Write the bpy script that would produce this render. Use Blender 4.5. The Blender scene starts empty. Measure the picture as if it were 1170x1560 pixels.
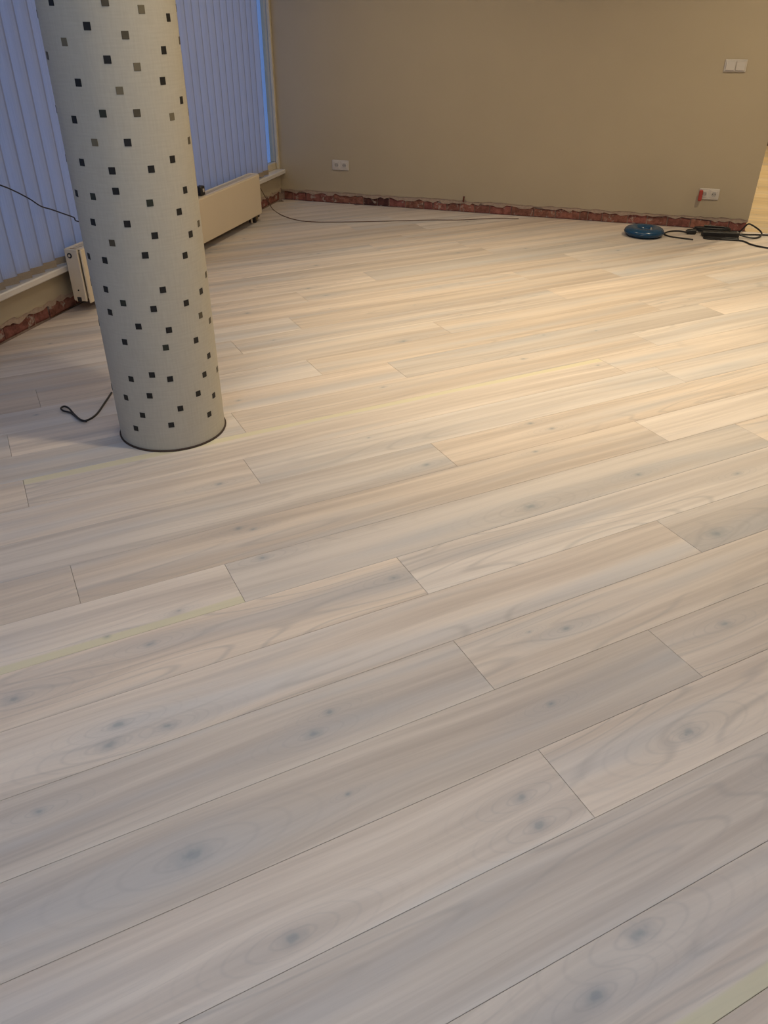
import bpy, math, random
from mathutils import Vector, Matrix

random.seed(7)
scene = bpy.context.scene
COL = scene.collection

# ------------------------------------------------------------------ camera
W, H, F = 1170.0, 1560.0, 1185.12
CAM = Vector((2.9973, -6.9618, 1.5))
CR = Vector((0.9599, 0.2803, 0.0062)).normalized()
CF = Vector((-0.2316, 0.8049, -0.5464)).normalized()
CU = CR.cross(CF).normalized()
CR = CF.cross(CU).normalized()
cd = bpy.data.cameras.new('camera')
cam = bpy.data.objects.new('camera', cd)
COL.objects.link(cam)
m = Matrix.Identity(4)
for i in range(3):
    m[i][0], m[i][1], m[i][2], m[i][3] = CR[i], CU[i], -CF[i], CAM[i]
cam.matrix_world = m
cd.sensor_fit = 'VERTICAL'
cd.sensor_height = 36.0
cd.lens = F / H * 36.0
cd.clip_start = 0.02
cd.clip_end = 200
scene.camera = cam

# ------------------------------------------------------------------ world: even dusk sky
wd = bpy.data.worlds.new('dusk_sky')
scene.world = wd
wd.use_nodes = True
wd.node_tree.nodes['Background'].inputs[0].default_value = (0.128, 0.215, 0.48, 1)
wd.node_tree.nodes['Background'].inputs[1].default_value = 1.0

# ------------------------------------------------------------------ exposure and lamp levels
vs = scene.view_settings
vs.view_transform = 'Standard'
vs.look = 'None'
vs.exposure = 0.0
vs.gamma = 1.0
vs.use_curve_mapping = False
PANEL_COLOUR, PANEL_STRENGTH = (0.85, 0.985, 1.17), 15.0       # cool office panels over the near half
SPOT_COLOUR = (1.0, 0.835, 0.57)                              # warm downlights over the far half
# (x, y, watts, cone degrees)
DOWNLIGHTS = [(2.75, -2.75, 235, 92, 'warm downlight over the brightest patch of the plank floor'), (4.2, -1.5, 115, 155, 'warm downlight near the opening beyond the light switch'),
              (1.3, -1.6, 60, 150, 'warm downlight near the window corner'), (2.4, -4.5, 88, 112, 'warm downlight in front of the dotted column')]
NEXT_ROOM_LIGHTS = [(4.9, 1.6, 190, 150, 'warm downlight just beyond the opening'), (4.9, 3.6, 150, 150, 'warm downlight above the far end of the next room')]

# ------------------------------------------------------------------ pixel -> place (room frame: back wall y=0, window wall x=0)
def ray(p):
    return CF + CR * ((p[0] - W / 2) / F) - CU * ((p[1] - H / 2) / F)
def atz(px, py, z=0.0):
    d = ray((px, py)); return CAM + d * ((z - CAM.z) / d.z)
def aty(px, py, y=0.0):
    d = ray((px, py)); return CAM + d * ((y - CAM.y) / d.y)
def atx(px, py, x=0.0):
    d = ray((px, py)); return CAM + d * ((x - CAM.x) / d.x)

# ------------------------------------------------------------------ node helpers
def new_mat(name):
    mt = bpy.data.materials.new(name); mt.use_nodes = True
    nt = mt.node_tree
    return mt, nt, nt.nodes['Principled BSDF']
def N(nt, kind, **kw):
    n = nt.nodes.new(kind)
    for k, v in kw.items(): setattr(n, k, v)
    return n
def L(nt, a, b): nt.links.new(a, b)
def setin(nt, sock, v):
    if hasattr(v, 'is_linked') or isinstance(v, bpy.types.NodeSocket): L(nt, v, sock)
    else: sock.default_value = v
def MA(nt, op, a, b=0.0, c=None, clamp=False):
    n = N(nt, 'ShaderNodeMath', operation=op, use_clamp=clamp)
    setin(nt, n.inputs[0], a); setin(nt, n.inputs[1], b)
    if c is not None: setin(nt, n.inputs[2], c)
    return n.outputs[0]
def XYZ(nt, x, y, z=0.0):
    n = N(nt, 'ShaderNodeCombineXYZ')
    for s, v in zip(n.inputs, (x, y, z)): setin(nt, s, v)
    return n.outputs[0]
def NOISE(nt, vec, scale=1.0, detail=3.0, rough=0.5, dist=0.0):
    n = N(nt, 'ShaderNodeTexNoise'); L(nt, vec, n.inputs['Vector'])
    n.inputs['Scale'].default_value = scale; n.inputs['Detail'].default_value = detail
    n.inputs['Roughness'].default_value = rough; n.inputs['Distortion'].default_value = dist
    return n.outputs['Fac']
def MIX(nt, fac, a, b, blend='MIX'):
    n = N(nt, 'ShaderNodeMix', data_type='RGBA', blend_type=blend)
    setin(nt, n.inputs[0], fac); setin(nt, n.inputs[6], a); setin(nt, n.inputs[7], b)
    return n.outputs[2]
def MAPR(nt, v, a, b, c=0.0, d=1.0, smooth=True):
    n = N(nt, 'ShaderNodeMapRange', interpolation_type='SMOOTHSTEP' if smooth else 'LINEAR')
    setin(nt, n.inputs[0], v)
    for i, q in zip((1, 2, 3, 4), (a, b, c, d)): n.inputs[i].default_value = q
    return n.outputs[0]
def BUMP(nt, h, strength, dist, bsdf):
    n = N(nt, 'ShaderNodeBump'); L(nt, h, n.inputs['Height'])
    n.inputs['Strength'].default_value = strength; n.inputs['Distance'].default_value = dist
    L(nt, n.outputs[0], bsdf.inputs['Normal'])
def c4(c): return (c[0], c[1], c[2], 1.0)

def simple(name, col, rough=0.5, metal=0.0, var=0.06, scale=30.0, bump=0.0, emit=None):
    mt, nt, b = new_mat(name)
    tc = N(nt, 'ShaderNodeTexCoord')
    f = NOISE(nt, tc.outputs['Object'], scale, 3.0)
    lo = c4([max(0, q * (1 - var)) for q in col]); hi = c4([min(1, q * (1 + var)) for q in col])
    L(nt, MIX(nt, f, lo, hi), b.inputs['Base Color'])
    b.inputs['Roughness'].default_value = rough; b.inputs['Metallic'].default_value = metal
    if bump: BUMP(nt, f, bump, 0.002, b)
    if emit:
        b.inputs['Emission Color'].default_value = c4(emit[0]); b.inputs['Emission Strength'].default_value = emit[1]
    return mt

def plank_material(name, pale, dark, groove=0.5):
    """limed wood: long streaks, grain that flows round the knots held in k1..k3, a sapwood edge"""
    mt, nt, b = new_mat(name)
    tc = N(nt, 'ShaderNodeTexCoord'); oi = N(nt, 'ShaderNodeObjectInfo')
    sp = N(nt, 'ShaderNodeSeparateXYZ'); L(nt, tc.outputs['Object'], sp.inputs[0])
    u, v = sp.outputs[0], sp.outputs[1]
    rnd = MA(nt, 'MULTIPLY', oi.outputs['Random'], 57.0)
    vv = v; knot = None; halo_all = None
    for kn in ('k1', 'k2', 'k3'):
        at = N(nt, 'ShaderNodeAttribute', attribute_type='OBJECT', attribute_name=kn)
        ks = N(nt, 'ShaderNodeSeparateXYZ'); L(nt, at.outputs['Vector'], ks.inputs[0])
        du = MA(nt, 'SUBTRACT', u, ks.outputs[0]); dv = MA(nt, 'SUBTRACT', v, ks.outputs[1])
        size = MA(nt, 'MAXIMUM', ks.outputs[2], 0.0005)
        wob = MA(nt, 'MULTIPLY', MA(nt, 'SUBTRACT', NOISE(nt, XYZ(nt, u, v, rnd), 45.0, 2.0), 0.5), 0.9)
        d2 = MA(nt, 'SQRT', MA(nt, 'ADD', MA(nt, 'POWER', MA(nt, 'MULTIPLY', du, 0.62), 2.0), MA(nt, 'POWER', dv, 2.0)))
        dn = MA(nt, 'ADD', MA(nt, 'DIVIDE', d2, size), wob)
        core = MA(nt, 'ADD', MAPR(nt, dn, 0.1, 1.5, 0.75, 0.0), MAPR(nt, dn, 0.15, 0.55, 0.45, 0.0))
        d3 = MA(nt, 'ADD', MA(nt, 'POWER', MA(nt, 'DIVIDE', MA(nt, 'MULTIPLY', du, 0.22), size), 2.0), MA(nt, 'POWER', MA(nt, 'DIVIDE', dv, size), 2.0))
        halo = MA(nt, 'POWER', 2.718, MA(nt, 'MULTIPLY', d3, -0.16))
        vv = MA(nt, 'SUBTRACT', vv, MA(nt, 'MULTIPLY', MA(nt, 'MULTIPLY', dv, halo), 0.75))
        ripple = MA(nt, 'MULTIPLY', MAPR(nt, MA(nt, 'PINGPONG', MA(nt, 'MULTIPLY', MA(nt, 'SQRT', MA(nt, 'ADD', MA(nt, 'POWER', MA(nt, 'DIVIDE', MA(nt, 'MULTIPLY', du, 0.3), size), 2.0), MA(nt, 'POWER', MA(nt, 'DIVIDE', MA(nt, 'ADD', dv, MA(nt, 'MULTIPLY', wob, 0.004)), size), 2.0))), 1.35), 0.5), 0.0, 0.17, 1.0, 0.0), halo)
        rip_all = ripple if knot is None else MA(nt, 'MAXIMUM', rip_all, ripple)
        knot = core if knot is None else MA(nt, 'MAXIMUM', knot, core)
        halo_all = halo if halo_all is None else MA(nt, 'MAXIMUM', halo_all, halo)
    # broad streaks, medium streaks, fine grain
    wav = MA(nt, 'MULTIPLY', MA(nt, 'SUBTRACT', NOISE(nt, XYZ(nt, MA(nt, 'MULTIPLY', u, 1.1), MA(nt, 'MULTIPLY', v, 3.0), rnd), 1.0, 1.0), 0.5), 0.05)
    vw = MA(nt, 'ADD', vv, wav)
    broad = NOISE(nt, XYZ(nt, MA(nt, 'MULTIPLY', u, 0.35), MA(nt, 'MULTIPLY', vw, 13.0), rnd), 1.0, 2.0)
    med = NOISE(nt, XYZ(nt, MA(nt, 'MULTIPLY', u, 1.6), MA(nt, 'MULTIPLY', vw, 60.0), rnd), 1.0, 4.0, 0.6)
    fine = NOISE(nt, XYZ(nt, MA(nt, 'MULTIPLY', u, 9.0), MA(nt, 'MULTIPLY', vw, 330.0), rnd), 1.0, 2.0)
    # cathedral figure: contour lines of a slow field
    field = NOISE(nt, XYZ(nt, MA(nt, 'MULTIPLY', u, 0.9), MA(nt, 'MULTIPLY', vw, 6.5), MA(nt, 'ADD', rnd, 11.0)), 1.0, 0.6)
    rings = MA(nt, 'PINGPONG', MA(nt, 'MULTIPLY', field, 13.0), 0.5)
    rings = MAPR(nt, rings, 0.0, 0.16, 1.0, 0.0)
    cath = MA(nt, 'MULTIPLY', rings, MAPR(nt, NOISE(nt, XYZ(nt, MA(nt, 'MULTIPLY', u, 0.6), MA(nt, 'MULTIPLY', v, 4.0), MA(nt, 'ADD', rnd, 31.0)), 1.0, 1.0), 0.48, 0.66))
    t = MA(nt, 'ADD', MA(nt, 'MULTIPLY', broad, 0.62), MA(nt, 'MULTIPLY', med, 0.38))
    t = MAPR(nt, t, 0.30, 0.68)
    col = MIX(nt, t, c4(dark), c4(pale))
    col = MIX(nt, 1.0, col, oi.outputs['Color'], 'MULTIPLY')
    # grey-blue veil of lime in patches
    veil = MAPR(nt, NOISE(nt, XYZ(nt, MA(nt, 'MULTIPLY', u, 0.8), MA(nt, 'MULTIPLY', vw, 9.0), MA(nt, 'ADD', rnd, 5.0)), 1.0, 2.0), 0.45, 0.75)
    col = MIX(nt, MA(nt, 'MULTIPLY', veil, 0.42), col, (0.47, 0.50, 0.545, 1))
    col = MIX(nt, MA(nt, 'MULTIPLY', halo_all, 0.16), col, (0.36, 0.39, 0.43, 1))
    col = MIX(nt, MA(nt, 'MULTIPLY', rip_all, 0.20), col, (0.32, 0.31, 0.31, 1))
    col = MIX(nt, MA(nt, 'MULTIPLY', cath, 0.30), col, (0.34, 0.32, 0.31, 1))
    col = MIX(nt, MA(nt, 'MULTIPLY', MAPR(nt, fine, 0.55, 0.8), 0.16), col, (0.36, 0.33, 0.30, 1))
    # yellow sapwood along one edge
    sa = N(nt, 'ShaderNodeAttribute', attribute_type='OBJECT', attribute_name='sap')
    edge = MA(nt, 'MULTIPLY', v, sa.outputs['Fac'])
    edge = MA(nt, 'ADD', edge, MA(nt, 'MULTIPLY', MA(nt, 'SUBTRACT', NOISE(nt, XYZ(nt, MA(nt, 'MULTIPLY', u, 1.0), 0.0, rnd), 1.0, 2.0), 0.5), 0.05))
    col = MIX(nt, MAPR(nt, edge, 0.066, 0.076, 0.0, 0.8), col, (0.70, 0.64, 0.44, 1))
    col = MIX(nt, MA(nt, 'MULTIPLY', knot, 0.42), col, (0.14, 0.20, 0.25, 1))
    L(nt, col, b.inputs['Base Color'])
    L(nt, MAPR(nt, med, 0.2, 0.8, 0.42, 0.54), b.inputs['Roughness'])
    b.inputs['Specular IOR Level'].default_value = 0.4
    BUMP(nt, MA(nt, 'ADD', MA(nt, 'MULTIPLY', fine, 0.5), med), 0.10, 0.0015, b)
    return mt

def wall_paint(name, col):
    mt, nt, b = new_mat(name)
    tc = N(nt, 'ShaderNodeTexCoord')
    f = NOISE(nt, tc.outputs['Object'], 3.0, 3.0); g = NOISE(nt, tc.outputs['Object'], 160.0, 2.0)
    c = MIX(nt, f, c4([q * 0.95 for q in col]), c4([q * 1.05 for q in col]))
    L(nt, c, b.inputs['Base Color']); b.inputs['Roughness'].default_value = 0.62
    b.inputs['Specular IOR Level'].default_value = 0.3
    BUMP(nt, g, 0.12, 0.001, b)
    return mt

def brick_material():
    mt, nt, b = new_mat('old_brick')
    tc = N(nt, 'ShaderNodeTexCoord'); oi = N(nt, 'ShaderNodeObjectInfo')
    sp = N(nt, 'ShaderNodeVectorMath', operation='ADD'); L(nt, tc.outputs['Object'], sp.inputs[0])
    cb = XYZ(nt, MA(nt, 'MULTIPLY', oi.outputs['Random'], 40.0), 0.0, 0.0); L(nt, cb, sp.inputs[1])
    f = NOISE(nt, sp.outputs[0], 28.0, 5.0, 0.65); g = NOISE(nt, sp.outputs[0], 75.0, 3.0); h = NOISE(nt, sp.outputs[0], 18.0, 4.0, 0.7)
    c = MIX(nt, MAPR(nt, f, 0.3, 0.7), (0.17, 0.06, 0.042, 1), (0.37, 0.145, 0.105, 1))
    c = MIX(nt, 1.0, c, oi.outputs['Color'], 'MULTIPLY')
    c = MIX(nt, MAPR(nt, h, 0.55, 0.66, 0.0, 0.75), c, (0.50, 0.43, 0.35, 1))      # plaster smears
    c = MIX(nt, MAPR(nt, g, 0.62, 0.75, 0.0, 0.6), c, (0.11, 0.05, 0.035, 1))      # chips
    L(nt, c, b.inputs['Base Color']); b.inputs['Roughness'].default_value = 0.9
    BUMP(nt, f, 0.6, 0.006, b)
    return mt

def column_cover():
    mt, nt, b = new_mat('woven_wallcover')
    tc = N(nt, 'ShaderNodeTexCoord'); sp = N(nt, 'ShaderNodeSeparateXYZ'); L(nt, tc.outputs['Object'], sp.inputs[0])
    ang = MA(nt, 'MULTIPLY', MA(nt, 'ARCTAN2', sp.outputs[1], sp.outputs[0]), 0.2125)
    z = sp.outputs[2]
    hz = NOISE(nt, XYZ(nt, MA(nt, 'MULTIPLY', ang, 14.0), MA(nt, 'MULTIPLY', z, 160.0)), 1.0, 2.0)
    vz = NOISE(nt, XYZ(nt, MA(nt, 'MULTIPLY', ang, 160.0), MA(nt, 'MULTIPLY', z, 14.0), 3.0), 1.0, 2.0)
    wv = MA(nt, 'MULTIPLY', MA(nt, 'ADD', hz, vz), 0.5)
    big = NOISE(nt, XYZ(nt, MA(nt, 'MULTIPLY', ang, 3.0), MA(nt, 'MULTIPLY', z, 3.0), 8.0), 1.0, 2.0)
    c = MIX(nt, MAPR(nt, wv, 0.3, 0.7), (0.49, 0.45, 0.365, 1), (0.545, 0.505, 0.415, 1))
    c = MIX(nt, MA(nt, 'MULTIPLY', big, 0.22), c, (0.46, 0.42, 0.34, 1))
    L(nt, c, b.inputs['Base Color']); b.inputs['Roughness'].default_value = 0.75
    BUMP(nt, wv, 0.25, 0.0015, b)
    return mt

def blind_fabric():
    mt, nt, b = new_mat('blind_fabric')
    nt.nodes.remove(b); out = nt.nodes['Material Output']
    tc = N(nt, 'ShaderNodeTexCoord'); oi = N(nt, 'ShaderNodeObjectInfo')
    sp = N(nt, 'ShaderNodeSeparateXYZ'); L(nt, tc.outputs['Object'], sp.inputs[0])
    f = NOISE(nt, XYZ(nt, MA(nt, 'MULTIPLY', sp.outputs[1], 180.0), MA(nt, 'MULTIPLY', sp.outputs[2], 5.0), MA(nt, 'MULTIPLY', oi.outputs['Random'], 30.0)), 1.0, 3.0)
    dc = MIX(nt, f, (0.60, 0.585, 0.58, 1), (0.70, 0.685, 0.68, 1))
    tcol = MIX(nt, f, (0.66, 0.70, 0.72, 1), (0.86, 0.90, 0.92, 1))
    overlap_shade = MAPR(nt, MA(nt, 'ABSOLUTE', sp.outputs[1]), 0.0530, 0.0575)          # shade of the slat overlaps, painted along both slat edges
    tcol = MIX(nt, MA(nt, 'MULTIPLY', overlap_shade, 0.4), tcol, (0.20, 0.18, 0.16, 1)); dc = MIX(nt, MA(nt, 'MULTIPLY', overlap_shade, 0.35), dc, (0.30, 0.27, 0.25, 1))
    d = N(nt, 'ShaderNodeBsdfDiffuse'); L(nt, dc, d.inputs[0])
    t = N(nt, 'ShaderNodeBsdfTranslucent'); L(nt, tcol, t.inputs[0])
    mx = N(nt, 'ShaderNodeMixShader'); mx.inputs[0].default_value = 0.62
    L(nt, d.outputs[0], mx.inputs[1]); L(nt, t.outputs[0], mx.inputs[2]); L(nt, mx.outputs[0], out.inputs[0])
    return mt

def glass_material():
    mt, nt, b = new_mat('window_glass')
    nt.nodes.remove(b); out = nt.nodes['Material Output']
    lw = N(nt, 'ShaderNodeLayerWeight'); fr = MA(nt, 'ADD', MA(nt, 'MULTIPLY', MA(nt, 'POWER', lw.outputs['Facing'], 5.0), 0.5), 0.03)
    t = N(nt, 'ShaderNodeBsdfTransparent'); t.inputs[0].default_value = (0.90, 0.94, 0.96, 1)
    g = N(nt, 'ShaderNodeBsdfGlossy'); g.inputs['Roughness'].default_value = 0.02
    mx = N(nt, 'ShaderNodeMixShader'); L(nt, fr, mx.inputs[0])
    L(nt, t.outputs[0], mx.inputs[1]); L(nt, g.outputs[0], mx.inputs[2]); L(nt, mx.outputs[0], out.inputs[0])
    return mt

def emitter(name, col, strength):
    mt, nt, b = new_mat(name)
    b.inputs['Base Color'].default_value = (0.8, 0.8, 0.8, 1)
    b.inputs['Emission Color'].default_value = c4(col); b.inputs['Emission Strength'].default_value = strength
    return mt

M = dict(
    plank=plank_material('limed_plank', (0.79, 0.69, 0.60), (0.55, 0.465, 0.40)),
    oak=plank_material('yellow_oak', (0.66, 0.50, 0.28), (0.52, 0.37, 0.19)),
    sub=simple('dark_subfloor', (0.30, 0.235, 0.18), 0.9),
    taupe=wall_paint('taupe_paint', (0.485, 0.405, 0.278)),
    white=wall_paint('white_paint', (0.74, 0.73, 0.70)),
    plaster=simple('raw_plaster', (0.44, 0.33, 0.25), 0.9, var=0.3, scale=60, bump=0.6),
    mortar=simple('old_mortar', (0.40, 0.29, 0.22), 0.95, var=0.35, scale=80, bump=0.7),
    brick=brick_material(),
    column=column_cover(),
    tile_black=simple('black_mosaic', (0.009, 0.008, 0.007), 0.6),
    tile_green=simple('dark_green_mosaic', (0.022, 0.026, 0.016), 0.6),
    tile_olive=simple('olive_mosaic', (0.085, 0.068, 0.04), 0.6),
    tile_tan=simple('tan_mosaic', (0.17, 0.14, 0.085), 0.6),
    rubber=simple('gap_shade', (0.05, 0.03, 0.02), 0.8),  # near-black colour for the shade in the gap round the column
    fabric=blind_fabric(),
    pocket=simple('blind_hem', (0.33, 0.27, 0.20), 0.8, var=0.12, scale=80),
    rail=simple('blind_rail', (0.7, 0.7, 0.68), 0.4),
    glass=glass_material(),
    frame=simple('cream_frame', (0.66, 0.58, 0.42), 0.45),
    sill=simple('white_sill', (0.74, 0.70, 0.64), 0.35, var=0.03, scale=12),
    radiator=simple('cream_enamel', (0.80, 0.68, 0.50), 0.33, var=0.02, scale=8),
    dark=simple('dark_slot', (0.03, 0.027, 0.025), 0.7),
    brass=simple('dull_brass', (0.28, 0.2, 0.1), 0.45, 0.8),
    socket=simple('white_plastic', (0.62, 0.57, 0.50), 0.35, var=0.02),
    socket_in=simple('socket_well', (0.42, 0.39, 0.35), 0.5),
    blue=simple('blue_rubber', (0.006, 0.055, 0.13), 0.25, var=0.25, scale=40),
    cord=simple('black_cord', (0.015, 0.014, 0.014), 0.45),
    brown_cord=simple('brown_cord', (0.15, 0.085, 0.055), 0.6),
    red=simple('red_plastic', (0.42, 0.05, 0.035), 0.45),
    copper=simple('rusty_metal', (0.16, 0.045, 0.025), 0.6, 0.3),
    steel=simple('bright_steel', (0.6, 0.6, 0.6), 0.3, 1.0),
    dark_wood=simple('dark_brown_wood', (0.07, 0.035, 0.018), 0.5),
    ceiling=wall_paint('ceiling_paint', (0.78, 0.77, 0.74)),
    panel_glow=emitter('panel_glow', PANEL_COLOUR, PANEL_STRENGTH),
    lamp_glow=emitter('lamp_glow', SPOT_COLOUR, 12.0),
)

# ------------------------------------------------------------------ mesh helpers
class MB:
    def __init__(s): s.v = []; s.f = []
    def add(s, vs_, fs):
        o = len(s.v); s.v += [tuple(p) for p in vs_]; s.f += [tuple(i + o for i in f) for f in fs]
    def box(s, x0, x1, y0, y1, z0, z1, b=0.0):
        if b <= 0:
            vs_ = [(x, y, z) for x in (x0, x1) for y in (y0, y1) for z in (z0, z1)]
            s.add(vs_, [(0, 1, 3, 2), (4, 6, 7, 5), (0, 4, 5, 1), (2, 3, 7, 6), (0, 2, 6, 4), (1, 5, 7, 3)]); return
        b = min(b, (x1 - x0) / 2.01, (y1 - y0) / 2.01, (z1 - z0) / 2.01)
        X, Y, Z = (x0, x1), (y0, y1), (z0, z1); sg = (1, -1); vs_ = []; idx = {}
        for i in (0, 1):
            for j in (0, 1):
                for k in (0, 1):
                    for a in range(3):
                        p = [X[i] + sg[i] * b, Y[j] + sg[j] * b, Z[k] + sg[k] * b]
                        p[a] = (X[i], Y[j], Z[k])[a]
                        idx[(i, j, k, a)] = len(vs_); vs_.append(p)
        fs = []
        for i in (0, 1):
            fs.append([idx[(i, *q, 0)] for q in ((0, 0), (1, 0), (1, 1), (0, 1))])
            fs.append([idx[(q[0], i, q[1], 1)] for q in ((0, 0), (1, 0), (1, 1), (0, 1))])
            fs.append([idx[(*q, i, 2)] for q in ((0, 0), (1, 0), (1, 1), (0, 1))])
        for i in (0, 1):
            for j in (0, 1):
                fs.append([idx[(i, j, 0, 0)], idx[(i, j, 1, 0)], idx[(i, j, 1, 1)], idx[(i, j, 0, 1)]])
                fs.append([idx[(i, 0, j, 0)], idx[(i, 1, j, 0)], idx[(i, 1, j, 2)], idx[(i, 0, j, 2)]])
                fs.append([idx[(0, i, j, 1)], idx[(1, i, j, 1)], idx[(1, i, j, 2)], idx[(0, i, j, 2)]])
                for k in (0, 1): fs.append([idx[(i, j, k, 0)], idx[(i, j, k, 1)], idx[(i, j, k, 2)]])
        s.add(vs_, fs)
    def lathe(s, prof, n=24, c=(0, 0, 0), axis='z', cap=True):
        vs_ = []; fs = []
        for r, h in prof:
            for i in range(n):
                a = 2 * math.pi * i / n; p = (r * math.cos(a), r * math.sin(a), h)
                if axis == 'y': p = (p[0], p[2], p[1])
                elif axis == 'x': p = (p[2], p[0], p[1])
                vs_.append((p[0] + c[0], p[1] + c[1], p[2] + c[2]))
        for k in range(len(prof) - 1):
            for i in range(n):
                j = (i + 1) % n; fs.append((k * n + i, k * n + j, (k + 1) * n + j, (k + 1) * n + i))
        if cap:
            fs.append(tuple(range(n))[::-1]); fs.append(tuple((len(prof) - 1) * n + i for i in range(n)))
        s.add(vs_, fs)
    def torus(s, R, r, c=(0, 0, 0), axis='z', n=32, k=12, flat=1.0):
        vs_ = []; fs = []
        for i in range(n):
            a = 2 * math.pi * i / n
            for j in range(k):
                b = 2 * math.pi * j / k; q = R + r * math.cos(b)
                p = (q * math.cos(a), q * math.sin(a), flat * r * math.sin(b))
                if axis == 'y': p = (p[0], p[2], p[1])
                vs_.append((p[0] + c[0], p[1] + c[1], p[2] + c[2]))
        for i in range(n):
            for j in range(k):
                fs.append((i * k + j, ((i + 1) % n) * k + j, ((i + 1) % n) * k + (j + 1) % k, i * k + (j + 1) % k))
        s.add(vs_, fs)
    def tube(s, pts, r, n=8, sub=6):
        P = [Vector(p) for p in pts]; Q = []
        if sub > 1 and len(P) > 2:
            E = [2 * P[0] - P[1]] + P + [2 * P[-1] - P[-2]]
            for i in range(1, len(E) - 2):
                a, b, c, d = E[i - 1:i + 3]
                for t in range(sub):
                    t /= sub
                    Q.append(0.5 * ((2 * b) + (c - a) * t + (2 * a - 5 * b + 4 * c - d) * t * t + (3 * b - a - 3 * c + d) * t ** 3))
            Q.append(P[-1])
        else: Q = P
        up = Vector((0, 0, 1)); vs_ = []; fs = []; u = None
        for i, q in enumerate(Q):
            t = (Q[min(i + 1, len(Q) - 1)] - Q[max(i - 1, 0)]).normalized()
            if u is None:
                u = t.orthogonal().normalized() if abs(t.dot(up)) > 0.95 else t.cross(up).normalized()
            u = (u - t * u.dot(t)).normalized(); w = t.cross(u)
            for j in range(n):
                a = 2 * math.pi * j / n; vs_.append(q + (u * math.cos(a) + w * math.sin(a)) * r)
        for i in range(len(Q) - 1):
            for j in range(n): fs.append((i * n + j, i * n + (j + 1) % n, (i + 1) * n + (j + 1) % n, (i + 1) * n + j))
        fs.append(tuple(range(n))[::-1]); fs.append(tuple((len(Q) - 1) * n + j for j in range(n)))
        s.add(vs_, fs)
    def mesh(s, name, smooth=False):
        me = bpy.data.meshes.new(name); me.from_pydata(s.v, [], s.f); me.validate(); me.update()
        import bmesh
        bm = bmesh.new(); bm.from_mesh(me); bmesh.ops.recalc_face_normals(bm, faces=bm.faces); bm.to_mesh(me); bm.free()
        if smooth:
            me.polygons.foreach_set('use_smooth', [True] * len(me.polygons))
            try: me.set_sharp_from_angle(angle=math.radians(40))
            except Exception: pass
        return me
    def build(s, name, mat, parent=None, loc=None, smooth=False):
        me = s.mesh(name, smooth); me.materials.append(mat)
        return link(bpy.data.objects.new(name, me), parent, loc)

def link(o, parent=None, loc=None):
    COL.objects.link(o)
    if parent is not None: o.parent = parent
    if loc is not None: o.location = loc
    return o
def empty(name, loc=(0, 0, 0)):
    o = bpy.data.objects.new(name, None); o.empty_display_size = 0.1
    return link(o, None, loc)
def tag(o, label, cat, group=None, kind=None):
    o['label'] = label; o['category'] = cat
    if group: o['group'] = group
    if kind: o['kind'] = kind
    return o
def box_part(name, mat, parent, *a, b=0.0):
    mb = MB(); mb.box(*a, b); return mb.build(name, mat, parent)

# ================================================================== THE SHELL
RX, RY0, RZ = 6.6, -9.2, 2.85          # right wall, wall behind, ceiling
END = 3.972                            # where the back wall stops at the opening
NY = 5.02                              # far wall of the next room
PH = 0.078                             # height of the bared brick strip

# ---- floor and its planks
fl = MB(); fl.box(-0.02, RX, RY0, 0.0, -0.06, -0.016); fl.box(END, RX, 0.0, NY, -0.06, -0.016); fl.box(1.0, END, 0.16, NY, -0.06, -0.016)
floor = tag(fl.build('floor', M['sub']), 'pale limed wood plank floor laid diagonally across the room', 'floor', kind='structure')

TH, OFF0, PW = 0.7512375, -5.552063, 0.2103302
DV = Vector((math.cos(TH), math.sin(TH))); NV = Vector((-math.sin(TH), math.cos(TH)))

def clip(poly, x0, x1, y0, y1):
    for ax, lim, sgn in ((0, x0, 1), (0, x1, -1), (1, y0, 1), (1, y1, -1)):
        out = []
        for i in range(len(poly)):
            a, b = poly[i], poly[(i + 1) % len(poly)]
            da, db = (a[ax] - lim) * sgn, (b[ax] - lim) * sgn
            if da >= 0: out.append(a)
            if da * db < 0: out.append(a + (b - a) * (da / (da - db)))
        poly = out
        if len(poly) < 3: return []
    return poly
def inset(poly, d):
    n = len(poly); out = []
    for i in range(n):
        p, q, r = poly[i - 1], poly[i], poly[(i + 1) % n]
        e1 = (q - p).normalized(); e2 = (r - q).normalized()
        n1 = Vector((-e1.y, e1.x)); n2 = Vector((-e2.y, e2.x))
        k = 1 + n1.dot(n2)
        out.append(q + (n1 + n2) * (d / max(k, 0.35)))
    return out
def area(poly):
    return 0.5 * sum(poly[i].x * poly[(i + 1) % len(poly)].y - poly[(i + 1) % len(poly)].x * poly[i].y for i in range(len(poly)))
def dedupe(poly):
    return [p for i, p in enumerate(poly) if (p - poly[i - 1]).length > 0.004]

# knots seen in the photograph (pixel, pixel, size in metres)
KNOT_PX = [(290, 1303, .030), (180, 1104, .016), (166, 1135, .022), (255, 1106, .014), (502, 1085, .012), (478, 1118, .016), (447, 1428, .019),
           (975, 1422, .024), (907, 1518, .019), (795, 1215, .016), (822, 1257, .017), (738, 1297, .010), (840, 1072, .011),
           (1048, 1115, .026), (808, 772, .026), (910, 850, .014), (940, 855, .011), (990, 825, .012), (60, 1236, .012), (12, 1276, .007),
           (1092, 812, .030), (808, 645, .012), (840, 653, .012), (386, 806, .010), (650, 708, .014), (615, 520, .02), (330, 1180, .010),
           (655, 942, .016), (600, 880, .014), (862, 958, .012), (1105, 950, .016), (20, 1065, .02), (655, 1330, .012), (400, 850, .016)]
KNOTS = [(atz(a, b), s) for a, b, s in KNOT_PX]

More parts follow.
